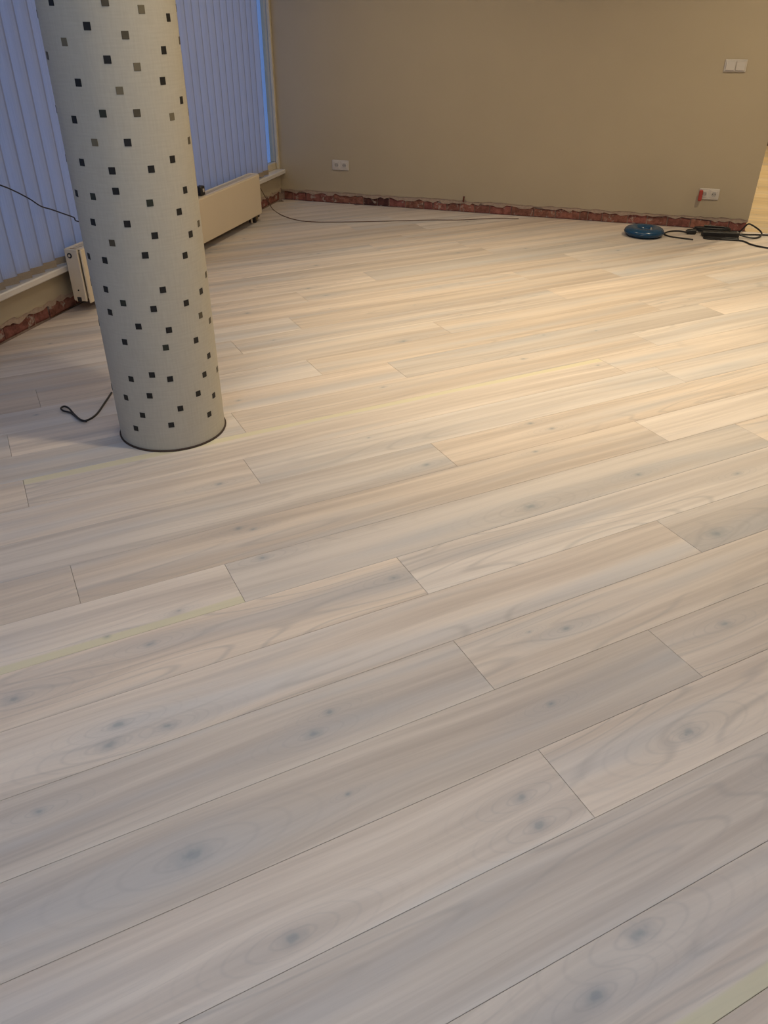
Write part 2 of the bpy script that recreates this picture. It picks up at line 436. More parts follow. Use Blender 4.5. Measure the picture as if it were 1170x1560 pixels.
def lay_plank(poly_uv, u_c, v_c, dirv, nrv, mat, parent, tint, sap, proto_rect, depth=0.014):
    """poly in local (u,v) about the plank's centre"""
    poly = dedupe(poly_uv)
    if len(poly) < 3 or area(poly) < 0.004: return None
    if area(poly) < 0: poly = poly[::-1]
    top = inset(poly, 0.0008); n = len(poly)
    mb = MB()
    v3 = [(p.x, p.y, 0.0) for p in top] + [(p.x, p.y, -0.0006) for p in poly] + [(p.x, p.y, -depth) for p in poly]
    fs = [tuple(range(n)), tuple(range(2 * n, 3 * n))[::-1]]
    for i in range(n):
        j = (i + 1) % n
        fs += [(n + i, n + j, j, i), (2 * n + i, 2 * n + j, n + j, n + i)]
    mb.add(v3, fs)
    o = mb.build('plank', mat, parent)
    c = dirv * u_c + nrv * v_c
    o.location = (c.x, c.y, 0.0); o.rotation_euler = (0, 0, math.atan2(dirv.y, dirv.x))
    o.color = (*tint, 1.0); o['sap'] = float(sap)
    ks = []
    for kp, s in KNOTS:
        q = Vector((kp.x, kp.y)) - c; lu, lv = q.dot(dirv), q.dot(nrv)
        if abs(lu) < 1.3 and abs(lv) < 0.105 and proto_rect[0] < lu < proto_rect[1]: ks.append((lu, lv, s))
    return o, ks

JOINTS = {-4: [-1.656], -3: [-1.116], -2: [-1.641], -1: [-0.69], 0: [-1.602], 1: [-2.112], 2: [-2.553, -0.225], 3: [-1.115], 4: [-1.843],
          5: [-2.632, 0.102], 6: [0.506], 7: [-2.653, -0.886], 8: [-1.238], 9: [-0.384], 16: [0.654], 18: [0.371]}
SAPS = [(atz(a, b), c) for a, b, c in ((200, 950, -1.0), (1120, 1505, -1.0), (200, 735, 1.0))]   # planks with a yellow sapwood edge (side)
GAP = 0.0005
def lay_floor(rect, th, off0, pw, joints, mat, parent, length, tinter):
    d = Vector((math.cos(th), math.sin(th))); nr = Vector((-math.sin(th), math.cos(th)))
    cs = [Vector(p) for p in ((rect[0], rect[2]), (rect[1], rect[2]), (rect[1], rect[3]), (rect[0], rect[3]))]
    k0 = math.floor((min(c.dot(nr) for c in cs) - off0) / pw); k1 = math.ceil((max(c.dot(nr) for c in cs) - off0) / pw)
    s0 = min(c.dot(d) for c in cs); s1 = max(c.dot(d) for c in cs)
    rng = random.Random(11)
    for k in range(k0, k1):
        js = list(joints.get(k, [rng.uniform(-1.2, 1.2)]))
        while js[0] > s0: js.insert(0, js[0] - length * rng.uniform(0.92, 1.06))
        while js[-1] < s1: js.append(js[-1] + length * rng.uniform(0.92, 1.06))
        for a, b in zip(js, js[1:]):
            uc, vc = (a + b) / 2, off0 + (k + 0.5) * pw
            tint = tinter(rng); kr = [(rng.uniform(a, b) - uc, rng.uniform(-0.08, 0.08), rng.choice((.006, .009, .013))) for _ in range(3)]
            c = d * uc + nr * vc
            quad = [c + d * (q * (b - a) / 2 - math.copysign(GAP, q)) + nr * (w * pw / 2 - math.copysign(GAP, w)) for q, w in ((-1, -1), (1, -1), (1, 1), (-1, 1))]
            poly = clip(quad, *rect)
            if not poly: continue
            loc = [Vector(((p - c).dot(d), (p - c).dot(nr))) for p in poly]
            r = lay_plank(loc, uc, vc, d, nr, mat, parent, tint, next((sd for q, sd in SAPS if abs(Vector((q.x, q.y)).dot(d) - uc) < (b - a) / 2 and abs(Vector((q.x, q.y)).dot(nr) - vc) < pw / 2), 0.0), ((a - b) / 2, (b - a) / 2))
            if r is None: continue
            o, ks = r
            ks = (ks + [q for q in kr if rng.random() < 0.55])[:3]
            while len(ks) < 3: ks.append((0.0, 9.0, 0.0005))
            for nme, q in zip(('k1', 'k2', 'k3'), ks): o[nme] = [float(t) for t in q]

def limed_tint(r):
    t = r.uniform(0.86, 1.07); w = r.uniform(-0.03, 0.03)
    return (t * (1 + w), t, t * (1 - 1.3 * w))
def oak_tint(r):
    t = r.uniform(0.85, 1.08); return (t, t, t)
lay_floor((0.0, RX - 0.005, RY0 + 0.005, 0.010), TH, OFF0, PW, JOINTS, M['plank'], floor, 2.2, limed_tint)
lay_floor((END + 0.004, RX - 0.005, 0.012, NY - 0.02), 0.0, 0.02, 0.21, {}, M['oak'], floor, 2.2, oak_tint)
lay_floor((1.0, END + 0.002, 0.17, NY - 0.02), 0.0, 0.02, 0.21, {}, M['oak'], floor, 2.2, oak_tint)

# ---- ragged-edged plaster wall: lower edge as a broken line
def ragged(a, b, step, rng, lo, hi):
    pts = []; t = a
    while t < b:
        pts.append((t, rng.uniform(lo, hi))); t += step * rng.uniform(0.5, 1.5)
    pts.append((b, rng.uniform(lo, hi))); return pts

rng = random.Random(3)
# back wall: painted plaster slab above the strip, masonry core behind it
wb = MB()
pts = ragged(0.0, END, 0.05, rng, PH + 0.006, PH + 0.022)
n = len(pts); T = RZ
vsx = []
for yy in (0.0, 0.012):
    vsx += [(x, yy, z) for x, z in pts] + [(x, yy, T) for x, z in pts]
fsx = [(n - 1, 3 * n - 1, 4 * n - 1, 2 * n - 1)]
for i in range(n - 1):
    fsx += [(i, i + 1, n + i + 1, n + i), (2 * n + i, 3 * n + i, 3 * n + i + 1, 2 * n + i + 1), (i, 2 * n + i, 2 * n + i + 1, i + 1)]
wb.add(vsx, fsx)
wb.box(0.0, END, 0.012, 0.16, PH + 0.03, T)
wall_back = tag(wb.build('wall_back', M['taupe']), 'taupe painted wall with its skirting removed and bricks bared', 'wall', kind='structure')
# raw plaster fringe under the paint
fr = MB(); pr = random.Random(5)
p2 = ragged(0.0, END, 0.035, pr, PH - 0.022, PH + 0.004); n = len(p2)
vv_ = [(x, 0.004, z) for x, z in p2] + [(x, 0.004, PH + 0.03) for x, z in p2] + [(x, 0.016, z) for x, z in p2] + [(x, 0.016, PH + 0.03) for x, z in p2]
ff_ = []
for i in range(n - 1):
    ff_ += [(i, i + 1, n + i + 1, n + i), (i, 2 * n + i, 2 * n + i + 1, i + 1)]
fr.add(vv_, ff_); fr.build('plaster_edge', M['plaster'], wall_back)
box_part('mortar_bed', M['mortar'], wall_back, -0.25, END - 0.004, 0.019, 0.15, -0.05, PH + 0.03)

def bricks(parent, joints, place, dark=(), h0=0.002, h1=PH - 0.004):
    r = random.Random(9)
    for i, (a, b) in enumerate(zip(joints, joints[1:])):
        g = 0.004
        nseg = max(2, int((b - a) / 0.05)); mb = MB()
        # worn brick: front face split into segments with uneven arris
        top = [(a + g + (b - a - 2 * g) * q / nseg, h1 + r.uniform(-0.012, 0.008)) for q in range(nseg + 1)]
        dep = r.uniform(0.006, 0.014)
        mid = (a + b) / 2; vs_ = []
        for t, z in top:
            e = r.uniform(0.0, 0.003)
            vs_ += [(t - mid, dep + e + 0.003, h0), (t - mid, dep + e, h0 + 0.008), (t - mid, dep + e, z - 0.008), (t - mid, dep + e + 0.004, z), (t - mid, 0.06, z), (t - mid, 0.06, h0)]
        fs = []
        for q in range(nseg):
            for w in range(6): fs.append((q * 6 + w, (q + 1) * 6 + w, (q + 1) * 6 + (w + 1) % 6, q * 6 + (w + 1) % 6))
        fs += [tuple(range(6)), tuple(range(nseg * 6, nseg * 6 + 6))]
        mb.add(vs_, fs)
        o = mb.build('brick', M['brick'], parent)
        loc, rot = place(mid); o.location = loc; o.rotation_euler = (0, 0, rot)
        t = r.uniform(0.8, 1.15); o.color = (t, t * r.uniform(0.9, 1.1), t, 1)
        if i in dark: o.color = (0.32, 0.30, 0.34, 1)
bx = [0.02] + [aty(p, q).x for p, q in ((446, 306), (466, 307), (508, 310), (553, 313), (574, 315), (592, 316), (617, 317), (645, 319), (659, 320), (680, 321), (700, 322),
      (722, 324), (745, 326), (778, 328), (812, 331), (845, 333), (882, 336), (894, 337), (916, 338), (955, 341), (984, 343), (1015, 345), (1050, 347), (1080, 349), (1108, 350))] + [END - 0.004]
bricks(wall_back, bx, lambda m_: ((m_, 0.0, 0.0), 0.0), dark=(4, 5))

# left (window) wall: parapet under the sill, pier at the corner, lintel
SZ0, SZ1 = 0.226, 0.262                # sill underside and top
WIN_Y0, WIN_Y1, WIN_TOP = RY0 + 0.3, -0.075, 2.62
wl = MB()
r2 = random.Random(21)
pts = ragged(RY0, 0.0, 0.045, r2, PH + 0.004, PH + 0.026); n = len(pts)
vsx = []
for xx in (0.0, -0.012):
    vsx += [(xx, y, z) for y, z in pts] + [(xx, y, SZ0) for y, z in pts]
fsx = []
for i in range(n - 1):
    fsx += [(i, n + i, n + i + 1, i + 1), (2 * n + i, 2 * n + i + 1, 3 * n + i + 1, 3 * n + i), (i, i + 1, 2 * n + i + 1, 2 * n + i)]
wl.add(vsx, fsx)
wl.box(-0.28, -0.012, RY0, 0.16, PH + 0.03, SZ0)
wl.box(-0.28, 0.0, RY0, 0.16, WIN_TOP, RZ)
wl.box(-0.28, 0.0, RY0, WIN_Y0, SZ0, WIN_TOP)
wl.box(-0.09, -0.002, 0.05, 0.16, SZ0, WIN_TOP)
wall_left = tag(wl.build('wall_left', M['taupe']), 'low taupe window wall with bared bricks along its foot', 'wall', kind='structure')
fr = MB(); p2 = ragged(RY0, 0.0, 0.035, r2, PH - 0.025, PH + 0.004); n = len(p2)
fr.add([(-0.004, y, z) for y, z in p2] + [(-0.004, y, PH + 0.03) for y, z in p2] + [(-0.016, y, z) for y, z in p2],
       [q for i in range(n - 1) for q in ((i, n + i, n + i + 1, i + 1), (i, i + 1, 2 * n + i + 1, 2 * n + i))])
fr.build('plaster_edge', M['plaster'], wall_left)
box_part('mortar_bed', M['mortar'], wall_left, -0.15, -0.019, RY0, 0.15, -0.05, PH + 0.03)
lj = [0.02]
r4 = random.Random(4)
while lj[-1] < 5.4: lj.append(lj[-1] + r4.choice((0.12, 0.25, 0.25, 0.25)))
bricks(wall_left, lj, lambda m_: ((0.0, -m_, 0.0), math.pi / 2))

# other walls of the room, with a shopfront behind the camera, and the room beyond the opening
wr = MB(); wr.box(RX, RX + 0.15, RY0, NY, -0.02, RZ)
tag(wr.build('wall_right', M['taupe']), 'long taupe side wall of the room', 'wall', kind='structure')
wf = MB(); wf.box(0.0, RX, RY0 - 0.15, RY0, -0.02, 0.9); wf.box(0.0, RX, RY0 - 0.15, RY0, 2.5, RZ); wf.box(0.0, 0.8, RY0 - 0.15, RY0, 0.9, 2.5); wf.box(5.8, RX, RY0 - 0.15, RY0, 0.9, 2.5)
tag(wf.build('wall_front', M['white']), 'white wall opposite the taupe wall, with a wide window', 'wall', kind='structure')
wn = MB(); wn.box(1.0, RX, NY, NY + 0.15, -0.02, RZ); wn.box(0.85, 1.0, 0.16, NY + 0.15, -0.02, RZ)
tag(wn.build('wall_next_room', M['taupe']), 'taupe far wall of the room beyond the opening', 'wall', kind='structure')
bb = MB(); bb.box(4.62, RX, NY - 0.018, NY, 0.0, 0.16, 0.004)
tag(bb.build('baseboard_next_room', M['dark_wood']), 'dark brown baseboard at the far end of the next room', 'baseboard', kind='structure')
ce = MB(); ce.box(-0.28, RX + 0.15, RY0 - 0.15, NY + 0.15, RZ, RZ + 0.1)
tag(ce.build('ceiling', M['ceiling']), 'plain white ceiling over the room', 'ceiling', kind='structure')

# ---- windows
def window(name, label, span, plane, zs, axis, n_pane):
    t = empty(name, (0, 0, 0)); tag(t, label, 'window', kind='structure')
    a0, a1 = span; z0, z1 = zs
    def B(nm, mat, p0, p1, zz0, zz1, dep):
        if axis == 'y': box_part(nm, mat, t, plane - dep, plane + dep, p0, p1, zz0, zz1, b=0.004 if dep > .01 else 0)
        else: box_part(nm, mat, t, p0, p1, plane - dep, plane + dep, zz0, zz1, b=0.004 if dep > .01 else 0)
    fw = 0.055
    B('frame_rail', M['frame'], a0, a1, z0, z0 + fw, 0.03); B('frame_rail', M['frame'], a0, a1, z1 - fw, z1, 0.03)
    step = (a1 - a0) / n_pane
    for i in range(n_pane + 1):
        p = a0 + i * step
        lo = a0 if i == 0 else (a1 - fw if i == n_pane else p - fw / 2)
        B('frame_post', M['frame'], lo, lo + fw, z0 + fw, z1 - fw, 0.03)
    for i in range(n_pane):
        B('pane', M['glass'], a0 + i * step + fw / 2, a0 + (i + 1) * step - fw / 2, z0 + fw, z1 - fw, 0.004)
    return t
window('window_1', 'tall cream-framed window behind the vertical blind', (WIN_Y0, 0.05), -0.055, (SZ1, WIN_TOP), 'y', 4)
window('window_2', 'wide cream-framed window opposite the taupe wall', (0.8, 5.8), RY0 - 0.07, (0.9, 2.5), 'x', 4)
# cream corner trim beside the blind
tr = MB(); tr.box(-0.022, 0.004, -0.03, -0.001, SZ1, WIN_TOP, 0.003)
tag(tr.build('trim_1', M['frame']), 'narrow cream trim in the corner beside the blind', 'trim', kind='structure')
# sill
sl = MB(); sl.box(-0.10, 0.055, RY0 + 0.31, -0.001, SZ0, SZ1, 0.006)
tag(sl.build('window_sill', M['sill']), 'long white window sill under the vertical blind', 'window sill', kind='structure')

# ================================================================== THINGS
# ---- column with mosaic squares
CX, CY, CRAD = 1.3293, -4.382, 0.2125
colo = empty('column', (CX, CY, 0)); tag(colo, 'round pale column dotted with small dark mosaic squares', 'column')
mb = MB(); mb.lathe([(CRAD, 0.002), (CRAD, RZ - 0.002)], 96); mb.build('shaft', M['column'], colo, smooth=True)
mb = MB(); mb.torus(CRAD + 0.002, 0.0045, (0, 0, 0.0035), n=72, k=8); mb.build('base_gap_shade', M['rubber'], colo, smooth=True)  # dark ring stands in for the shadow line at the column foot
A = [(108, 8, 0), (428, 10, 2), (18, 82, 2), (645, 55, 3), (805, 104, 0), (322, 155, 0), (549, 208, 2), (187, 249, 3), (778, 298, 0), (871, 240, 2), (443, 354, 0), (620, 397, 3),
     (772, 480, 0), (270, 491, 0), (516, 538, 3), (883, 595, 0), (927, 664, 3), (136, 648, 0), (247, 711, 0), (416, 675, 1), (619, 671, 2), (827, 693, 3), (368, 847, 3), (564, 847, 0),
     (928, 835, 2), (183, 940, 2), (292, 965, 0), (830, 946, 0), (704, 1005, 0), (471, 1015, 0), (260, 1148, 0), (358, 1168, 1), (493, 1136, 0), (905, 1129, 0), (696, 1206, 1), (870, 1258, 0),
     (358, 1320, 0), (561, 1331, 0), (985, 1328, 2)]
B_ = [(608, 74, 0), (821, 65, 0), (354, 118, 2), (216, 196, 0), (311, 221, 0), (551, 191, 0), (788, 191, 0), (912, 305, 2), (220, 352, 2), (317, 393, 0), (656, 396, 0), (883, 404, 0),
      (420, 475, 1), (795, 474, 0), (601, 509, 0), (342, 529, 0), (880, 547, 2), (935, 578, 2), (266, 590, 0), (511, 614, 0), (692, 635, 0), (429, 706, 0), (853, 695, 0), (673, 739, 1),
      (929, 787, 0), (591, 902, 0), (467, 926, 0), (699, 926, 0), (903, 899, 0), (978, 868, 2), (353, 972, 0), (437, 1036, 0), (577, 1026, 0), (866, 1012, 0), (958, 1023, 0),
      (760, 1101, 0), (535, 1141, 0), (932, 1135, 0), (706, 1199, 0), (496, 1219, 0)]
spots = [(50 + a / 3.9, b / 3.9, t) for a, b, t in A] + [(80 + a / 3.9, 340 + b / 3.9, t) for a, b, t in B_]
tiles = []
for px_, py_, t in spots:
    d = ray((px_, py_)); ox, oy = CAM.x - CX, CAM.y - CY
    qa = d.x ** 2 + d.y ** 2; qb = 2 * (ox * d.x + oy * d.y); qc = ox * ox + oy * oy - CRAD ** 2
    disc = qb * qb - 4 * qa * qc
    s = (-qb - math.sqrt(max(disc, 0))) / (2 * qa)
    p = CAM + d * s; tiles.append((math.atan2(p.y - CY, p.x - CX), p.z, t))
TW = 0.0110
rr = random.Random(17)
facing = math.atan2(CAM.y - CY, CAM.x - CX)
def free(a, z, dist):
    return all(math.hypot(((a - b + math.pi) % (2 * math.pi) - math.pi) * CRAD, z - y) > dist for b, y, _ in tiles)
# the same scatter goes on round the back and above
tries = 0
while tries < 1500 and len(tiles) < 230:
    tries += 1
    a, z = rr.uniform(-math.pi, math.pi), rr.uniform(0.05, 2.75)
    da = abs((a - facing + math.pi) % (2 * math.pi) - math.pi)
    if (da > 1.62 or z > 1.32) and free(a, z, 0.085): tiles.append((a, z, rr.choice((0, 0, 0, 0, 2, 3))))
tile_me = []
for mt in ('tile_black', 'tile_green', 'tile_olive', 'tile_tan'):
    mb = MB(); mb.box(CRAD - 0.002, CRAD + 0.0011, -TW, TW, -TW, TW, 0.0005); me = mb.mesh('mosaic_tile'); me.materials.append(M[mt]); tile_me.append(me)
for a, z, t in tiles:
    o = link(bpy.data.objects.new('mosaic_tile', tile_me[t]), colo, (0, 0, z)); o.rotation_euler = (0, 0, a)

# ---- vertical blind
bl = empty('vertical_blind', (0.02, 0.0, WIN_TOP)); tag(bl, 'vertical blind of grey-blue fabric slats hanging at the window', 'blind')
BZ0, BZ1 = 0.272, 2.54
sy = -0.41; SP, SW = 0.105, 0.127
ny = int(8.3 / SP)
box_part('headrail', M['rail'], bl, -0.022, 0.022, sy - ny * SP - 0.06, -0.32, -0.06, -0.02, b=0.003)
mb = MB()
segs = 6; vs_ = []; fs = []
for i in range(segs + 1):
    t = i / segs - 0.5; bow = 0.004 * (1 - 4 * t * t)
    for z in (BZ0 + 0.034, BZ1): vs_.append((bow, t * SW, z))
for i in range(segs): fs.append((2 * i, 2 * i + 2, 2 * i + 3, 2 * i + 1))
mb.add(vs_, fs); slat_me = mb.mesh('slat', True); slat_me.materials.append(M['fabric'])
mb = MB(); mb.box(-0.0015, 0.0045, -SW / 2, SW / 2, BZ0, BZ0 + 0.036, 0.001); hem_me = mb.mesh('bottom_weight'); hem_me.materials.append(M['pocket'])
mb = MB(); mb.box(-0.006, 0.006, -0.008, 0.008, BZ1 - 0.01, BZ1 + 0.03, 0.002); clip_me = mb.mesh('carrier'); clip_me.materials.append(M['rail'])
rs = random.Random(2)
for i in range(ny):
    y = sy - i * SP
    o = link(bpy.data.objects.new('slat', slat_me), bl, (0.0, y, -WIN_TOP))
    # beyond the column the slats lie flatter against one another
    o.rotation_euler = (0, 0, math.radians(-21 + rs.uniform(-3, 3)))
    link(bpy.data.objects.new('bottom_weight', hem_me), o); link(bpy.data.objects.new('carrier', clip_me), o)

# ---- panel radiator
RB, RT, RXF, RXB = 0.056, 0.358, 0.168, 0.070
RY_F, RY_N = -0.80, -3.235
rd = empty('panel_radiator', (0.1, (RY_F + RY_N) / 2, 0.0)); tag(rd, 'long low cream panel radiator below the window', 'radiator')
def rp(name, mat, *a, b=0.0):
    mb = MB(); mb.box(*a, b); o = mb.build(name, mat, rd); o.location = (-0.1, -(RY_F + RY_N) / 2, 0); return o
rp('front_panel', M['radiator'], RXF - 0.012, RXF, RY_N + 0.012, RY_F - 0.012, RB, RT - 0.004, b=0.005)
rp('back_panel', M['radiator'], RXB, RXB + 0.012, RY_N + 0.012, RY_F - 0.012, RB, RT - 0.004, b=0.005)
for y0 in (RY_N, RY_F - 0.014):
    sc_ = rp('side_cover', M['radiator'], RXB - 0.002, RXF - 0.016, y0, y0 + 0.014, RB + 0.012, RT, b=0.004)
    yo = y0 - 0.001 if y0 == RY_N else y0 + 0.015
    sgn = -1 if y0 == RY_N else 1
    mb = MB(); mb.torus(0.011, 0.004, (RXB + 0.03, yo, RT - 0.035), 'y', 24, 8); mb.build('vent_ring', M['dark'], sc_, smooth=True)
    mb = MB(); mb.lathe([(0.007, -0.004), (0.007, 0.003)], 16, (RXB + 0.03, yo, RT - 0.035), 'y'); mb.build('vent_plug', M['radiator'], sc_)
    mb = MB(); mb.lathe([(0.004, -0.003), (0.004, 0.003)], 12, (RXB + 0.042, yo, RB + 0.075), 'y'); mb.build('screw_hole', M['dark'], sc_)
    mb = MB(); mb.box(RXB + 0.024, RXB + 0.050, yo - 0.002, yo + 0.002, RB + 0.010, RB + 0.035, 0.001); mb.build('notch', M['dark'], sc_)
# top grille: two rails and slots
rp('grille_rail', M['radiator'], RXB, RXB + 0.022, RY_N + 0.014, RY_F - 0.014, RT - 0.004, RT, b=0.0015)
rp('grille_rail', M['radiator'], RXF - 0.030, RXF - 0.004, RY_N + 0.014, RY_F - 0.014, RT - 0.004, RT, b=0.0015)
mb = MB(); y = RY_N + 0.03
while y < RY_F - 0.03:
    mb.box(RXB + 0.02, RXF - 0.028, y, y + 0.012, RT - 0.0035, RT - 0.0005); y += 0.024
gb = mb.build('grille_bars', M['radiator'], rd); gb.location = (-0.1, -(RY_F + RY_N) / 2, 0); gb['kind'] = 'stuff'
rp('convector', M['radiator'], RXB + 0.03, RXF - 0.03, RY_N + 0.03, RY_F - 0.03, RB + 0.02, RT - 0.03)
for y in (RY_N + 0.25, RY_F - 0.10, (RY_N + RY_F) / 2):
    mb = MB(); mb.box(RXB + 0.02, RXF - 0.02, y - 0.012, y + 0.012, 0.0, RB + 0.02, 0.003); mb.build('foot', M['dark'], rd).location = (-0.1, -(RY_F + RY_N) / 2, 0)
mb = MB(); mb.lathe([(0.012, 0.0), (0.012, 0.02), (0.016, 0.02), (0.016, 0.05), (0.010, 0.05), (0.010, 0.08)], 16, (RXF - 0.045, RY_F - 0.045, 0.0)); vo = mb.build('valve', M['brass'], rd, smooth=True); vo.location = (-0.1, -(RY_F + RY_N) / 2, 0)
mb = MB(); mb.lathe([(0.0, -0.03), (0.013, -0.03), (0.015, 0.02), (0.008, 0.03)], 16, (RXF - 0.045, RY_F - 0.02, 0.035), 'y'); mb.build('valve_cap', M['dark'], rd, smooth=True).location = (-0.1, -(RY_F + RY_N) / 2, 0)
mb = MB(); mb.tube([(RXF - 0.045, RY_F - 0.13, 0.0), (RXF - 0.045, RY_F - 0.13, RB + 0.01)], 0.008, 10, 1); mb.build('pipe', M['radiator'], rd).location = (-0.1, -(RY_F + RY_N) / 2, 0)

# ---- wall sockets and light switch
def schuko(label, px_, py_, name='double_socket'):
    p = aty(px_, py_); t = empty(name, (p.x, 0.0, p.z)); tag(t, label, 'socket')
    box_part('frame_plate', M['socket'], t, -0.076, 0.076, -0.009, 0.0, -0.0405, 0.0405, b=0.004)
    for s in (-1, 1):
        cx = s * 0.0355
        ins = box_part('insert', M['socket'], t, cx - 0.0275, cx + 0.0275, -0.0115, -0.006, -0.0275, 0.0275, b=0.002)
        mb = MB(); mb.torus(0.0195, 0.002, (cx, -0.0118, 0), 'y', 28, 8); mb.build('rim', M['socket'], ins, smooth=True)
        mb = MB(); mb.lathe([(0.0185, -0.0122), (0.0185, -0.0085)], 28, (cx, 0, 0), 'y'); mb.build('well', M['socket_in'], ins)
        for q in (-0.0095, 0.0095):
            mb = MB(); mb.lathe([(0.003, -0.0128), (0.003, -0.011)], 10, (cx + q, 0, 0), 'y'); mb.build('pin_hole', M['dark'], ins)
        for q in (-0.0165, 0.0165):
            mb = MB(); mb.box(cx - 0.003, cx + 0.003, -0.0135, -0.0115, q - 0.002, q + 0.002); mb.build('earth_clip', M['steel'], ins)
    return p
schuko('white double wall socket near the window corner', 519, 251.5)
pR = schuko('white double wall socket with a red tag, above the black cables', 1080, 295.5)
p = aty(1120.5, 100); t = empty('light_switch', (p.x, 0.0, p.z)); tag(t, 'white double rocker light switch high on the taupe wall', 'light switch')
box_part('frame_plate', M['socket'], t, -0.076, 0.076, -0.010, 0.0, -0.0405, 0.0405, b=0.004)
for s in (-1, 1):
    mb = MB(); mb.box(-0.031, 0.031, -0.006, 0.002, -0.030, 0.030, 0.002); o = mb.build('rocker', M['socket'], t)
    o.location = (s * 0.0345, -0.012, 0); o.rotation_euler = (math.radians(3 * s), 0, 0)
# red tag hanging on the right-hand socket
mb = MB(); mb.box(-0.014, 0.014, -0.034, -0.0140, -0.052, 0.030, 0.006); rt = mb.build('body', M['red'], None)
rg = empty('red_tester', (pR.x - 0.062, 0.0, pR.z)); rt.parent = rg; tag(rg, 'red plastic tester plugged into the wall socket', 'tester')
mb = MB(); mb.lathe([(0.003, -0.016), (0.003, -0.0126)], 10, (0.010, 0, 0), 'y'); mb.build('pin', M['steel'], rg)
mb = MB(); mb.box(-0.009, 0.009, -0.0355, -0.0335, -0.004, 0.020, 0.0008); mb.build('grip', M['red'], rg)
# wire stub poking out of the wall
p = aty(706, 307)
mb = MB(); mb.tube([(0, 0.010, 0), (0, -0.012, 0.004), (0.004, -0.020, 0.02), (0.006, -0.022, 0.045)], 0.007, 10)
so = mb.build('pipe_stub', M['copper'], None, (p.x, 0, p.z), smooth=True); tag(so, 'short rusty pipe stub sticking up from the brick strip', 'pipe')

# ---- blue ring and black cables by the end of the wall
pb = atz(980, 358)
bu = empty('blue_ring', (pb.x, -0.365, 0)); tag(bu, 'round blue rubber ring lying on the floor by the bricks', 'ring')
mb = MB(); mb.torus(0.095, 0.056, (0, 0, 0.033), n=48, k=18, flat=0.59); mb.build('tube', M['blue'], bu, smooth=True)
mb = MB(); mb.torus(0.151, 0.002, (0, 0, 0.033), n=48, k=6); mb.build('seam', M['blue'], bu, smooth=True)
mb = MB(); mb.lathe([(0.009, 0.0), (0.009, 0.012), (0.005, 0.012), (0.005, 0.022)], 14, (0.045, -0.085, 0.060)); mb.build('valve', M['steel'], bu, smooth=True)

def F_(px_, py_, z=0.006): q = atz(px_, py_, z); return (q.x, min(q.y, -0.03), z)
def cable(pts, label, r=0.006):
    mb = MB(); mb.tube(pts, r); tag(mb.build('extension_cable', M['cord'], None, smooth=True), label, 'cable')
cable([F_(1052, 355), F_(1035, 352), F_(1020, 352.5), F_(1012, 356), F_(1020, 360), F_(1040, 363), F_(1056, 365)], 'thin black cable looped on the floor beside the blue ring', 0.0055)
cable([(3.90, -0.125, .0065), (3.963, -0.115, .0065), (4.085, -0.085, .0065), (4.4, -0.05, .0065), (4.8, -0.10, .0065)], 'straight black cable running along past the wall end')
cable([(3.90, -.285, .0065), (3.78, -.29, .0065), (3.68, -.30, .0065), (3.64, -.325, .0065), (3.68, -.35, .0065), (3.80, -.335, .0065), (3.918, -.335, .0065), (3.979, -.434, .0065), (4.086, -.498, .0065), (4.3, -.50, .0065), (4.6, -.45, .0065)], 'black cable curving forward over the floor into the room')
ARCH = [(3.905, -.205, .02), (3.96, -.225, .012), (4.02, -.215, .007), (4.062, -.165, .01), (4.075, -.135, .022), (4.055, -.12, .045), (3.995, -.115, .078), (3.965, -.10, .082), (3.948, -.08, .055), (3.925, -.05, .012), (3.90, -.045, .0065), (3.86, -.045, .0065)]
coil = [(3.71 + (0.145 - 0.006 * (i // 12)) * math.cos(i * math.pi / 6), -0.130 + (0.040 - 0.003 * (i // 12)) * math.sin(i * math.pi / 6), 0.0065 + 0.0125 * i / 12) for i in range(0, 41)]
cable(coil, 'flat coil of black cable heaped between power strip and bricks')
def plug(px_, py_, rot, label):
    q = atz(px_, py_); t = empty('cable_plug', (q.x, min(q.y, -0.05), 0.0)); t.rotation_euler = (0, 0, rot); tag(t, label, 'plug')
    mb = MB(); mb.lathe([(0.010, -0.045), (0.018, -0.035), (0.021, 0.0), (0.021, 0.028), (0.019, 0.030)], 20, (0, 0, 0.0215), 'x'); mb.build('body', M['cord'], t, smooth=True)
    for s in (-1, 1):
        mb = MB(); mb.lathe([(0.0024, 0.029), (0.0024, 0.048)], 8, (0, s * 0.0095, 0.0215), 'x'); mb.build('pin', M['steel'], t)
plug(1053, 357, math.radians(15), 'black cable plug nearest the blue ring')
ps = empty('power_strip', (3.785, -0.225, 0.0)); ps.rotation_euler = (0, 0, math.radians(8)); tag(ps, 'black power strip among the cables at the wall foot', 'power strip')
mb = MB(); mb.box(-0.16, 0.118, -0.026, 0.026, 0.0, 0.040, 0.006); mb.build('body', M['cord'], ps)
for s in (-0.12, -0.06, 0.0, 0.06):
    mb = MB(); mb.lathe([(0.019, 0.038), (0.019, 0.0412)], 20, (s, 0, 0)); mb.build('outlet', M['dark'], ps)
mb = MB(); mb.box(0.098, 0.110, -0.014, 0.014, 0.039, 0.0425, 0.001); mb.build('switch', M['steel'], ps)
mb = MB(); mi = (Matrix.Translation((3.785, -0.225, 0)) @ Matrix.Rotation(math.radians(8), 4, 'Z')).inverted()
mb.tube([mi @ Vector(q) for q in ARCH], 0.0062); mb.build('cord', M['cord'], ps, smooth=True)

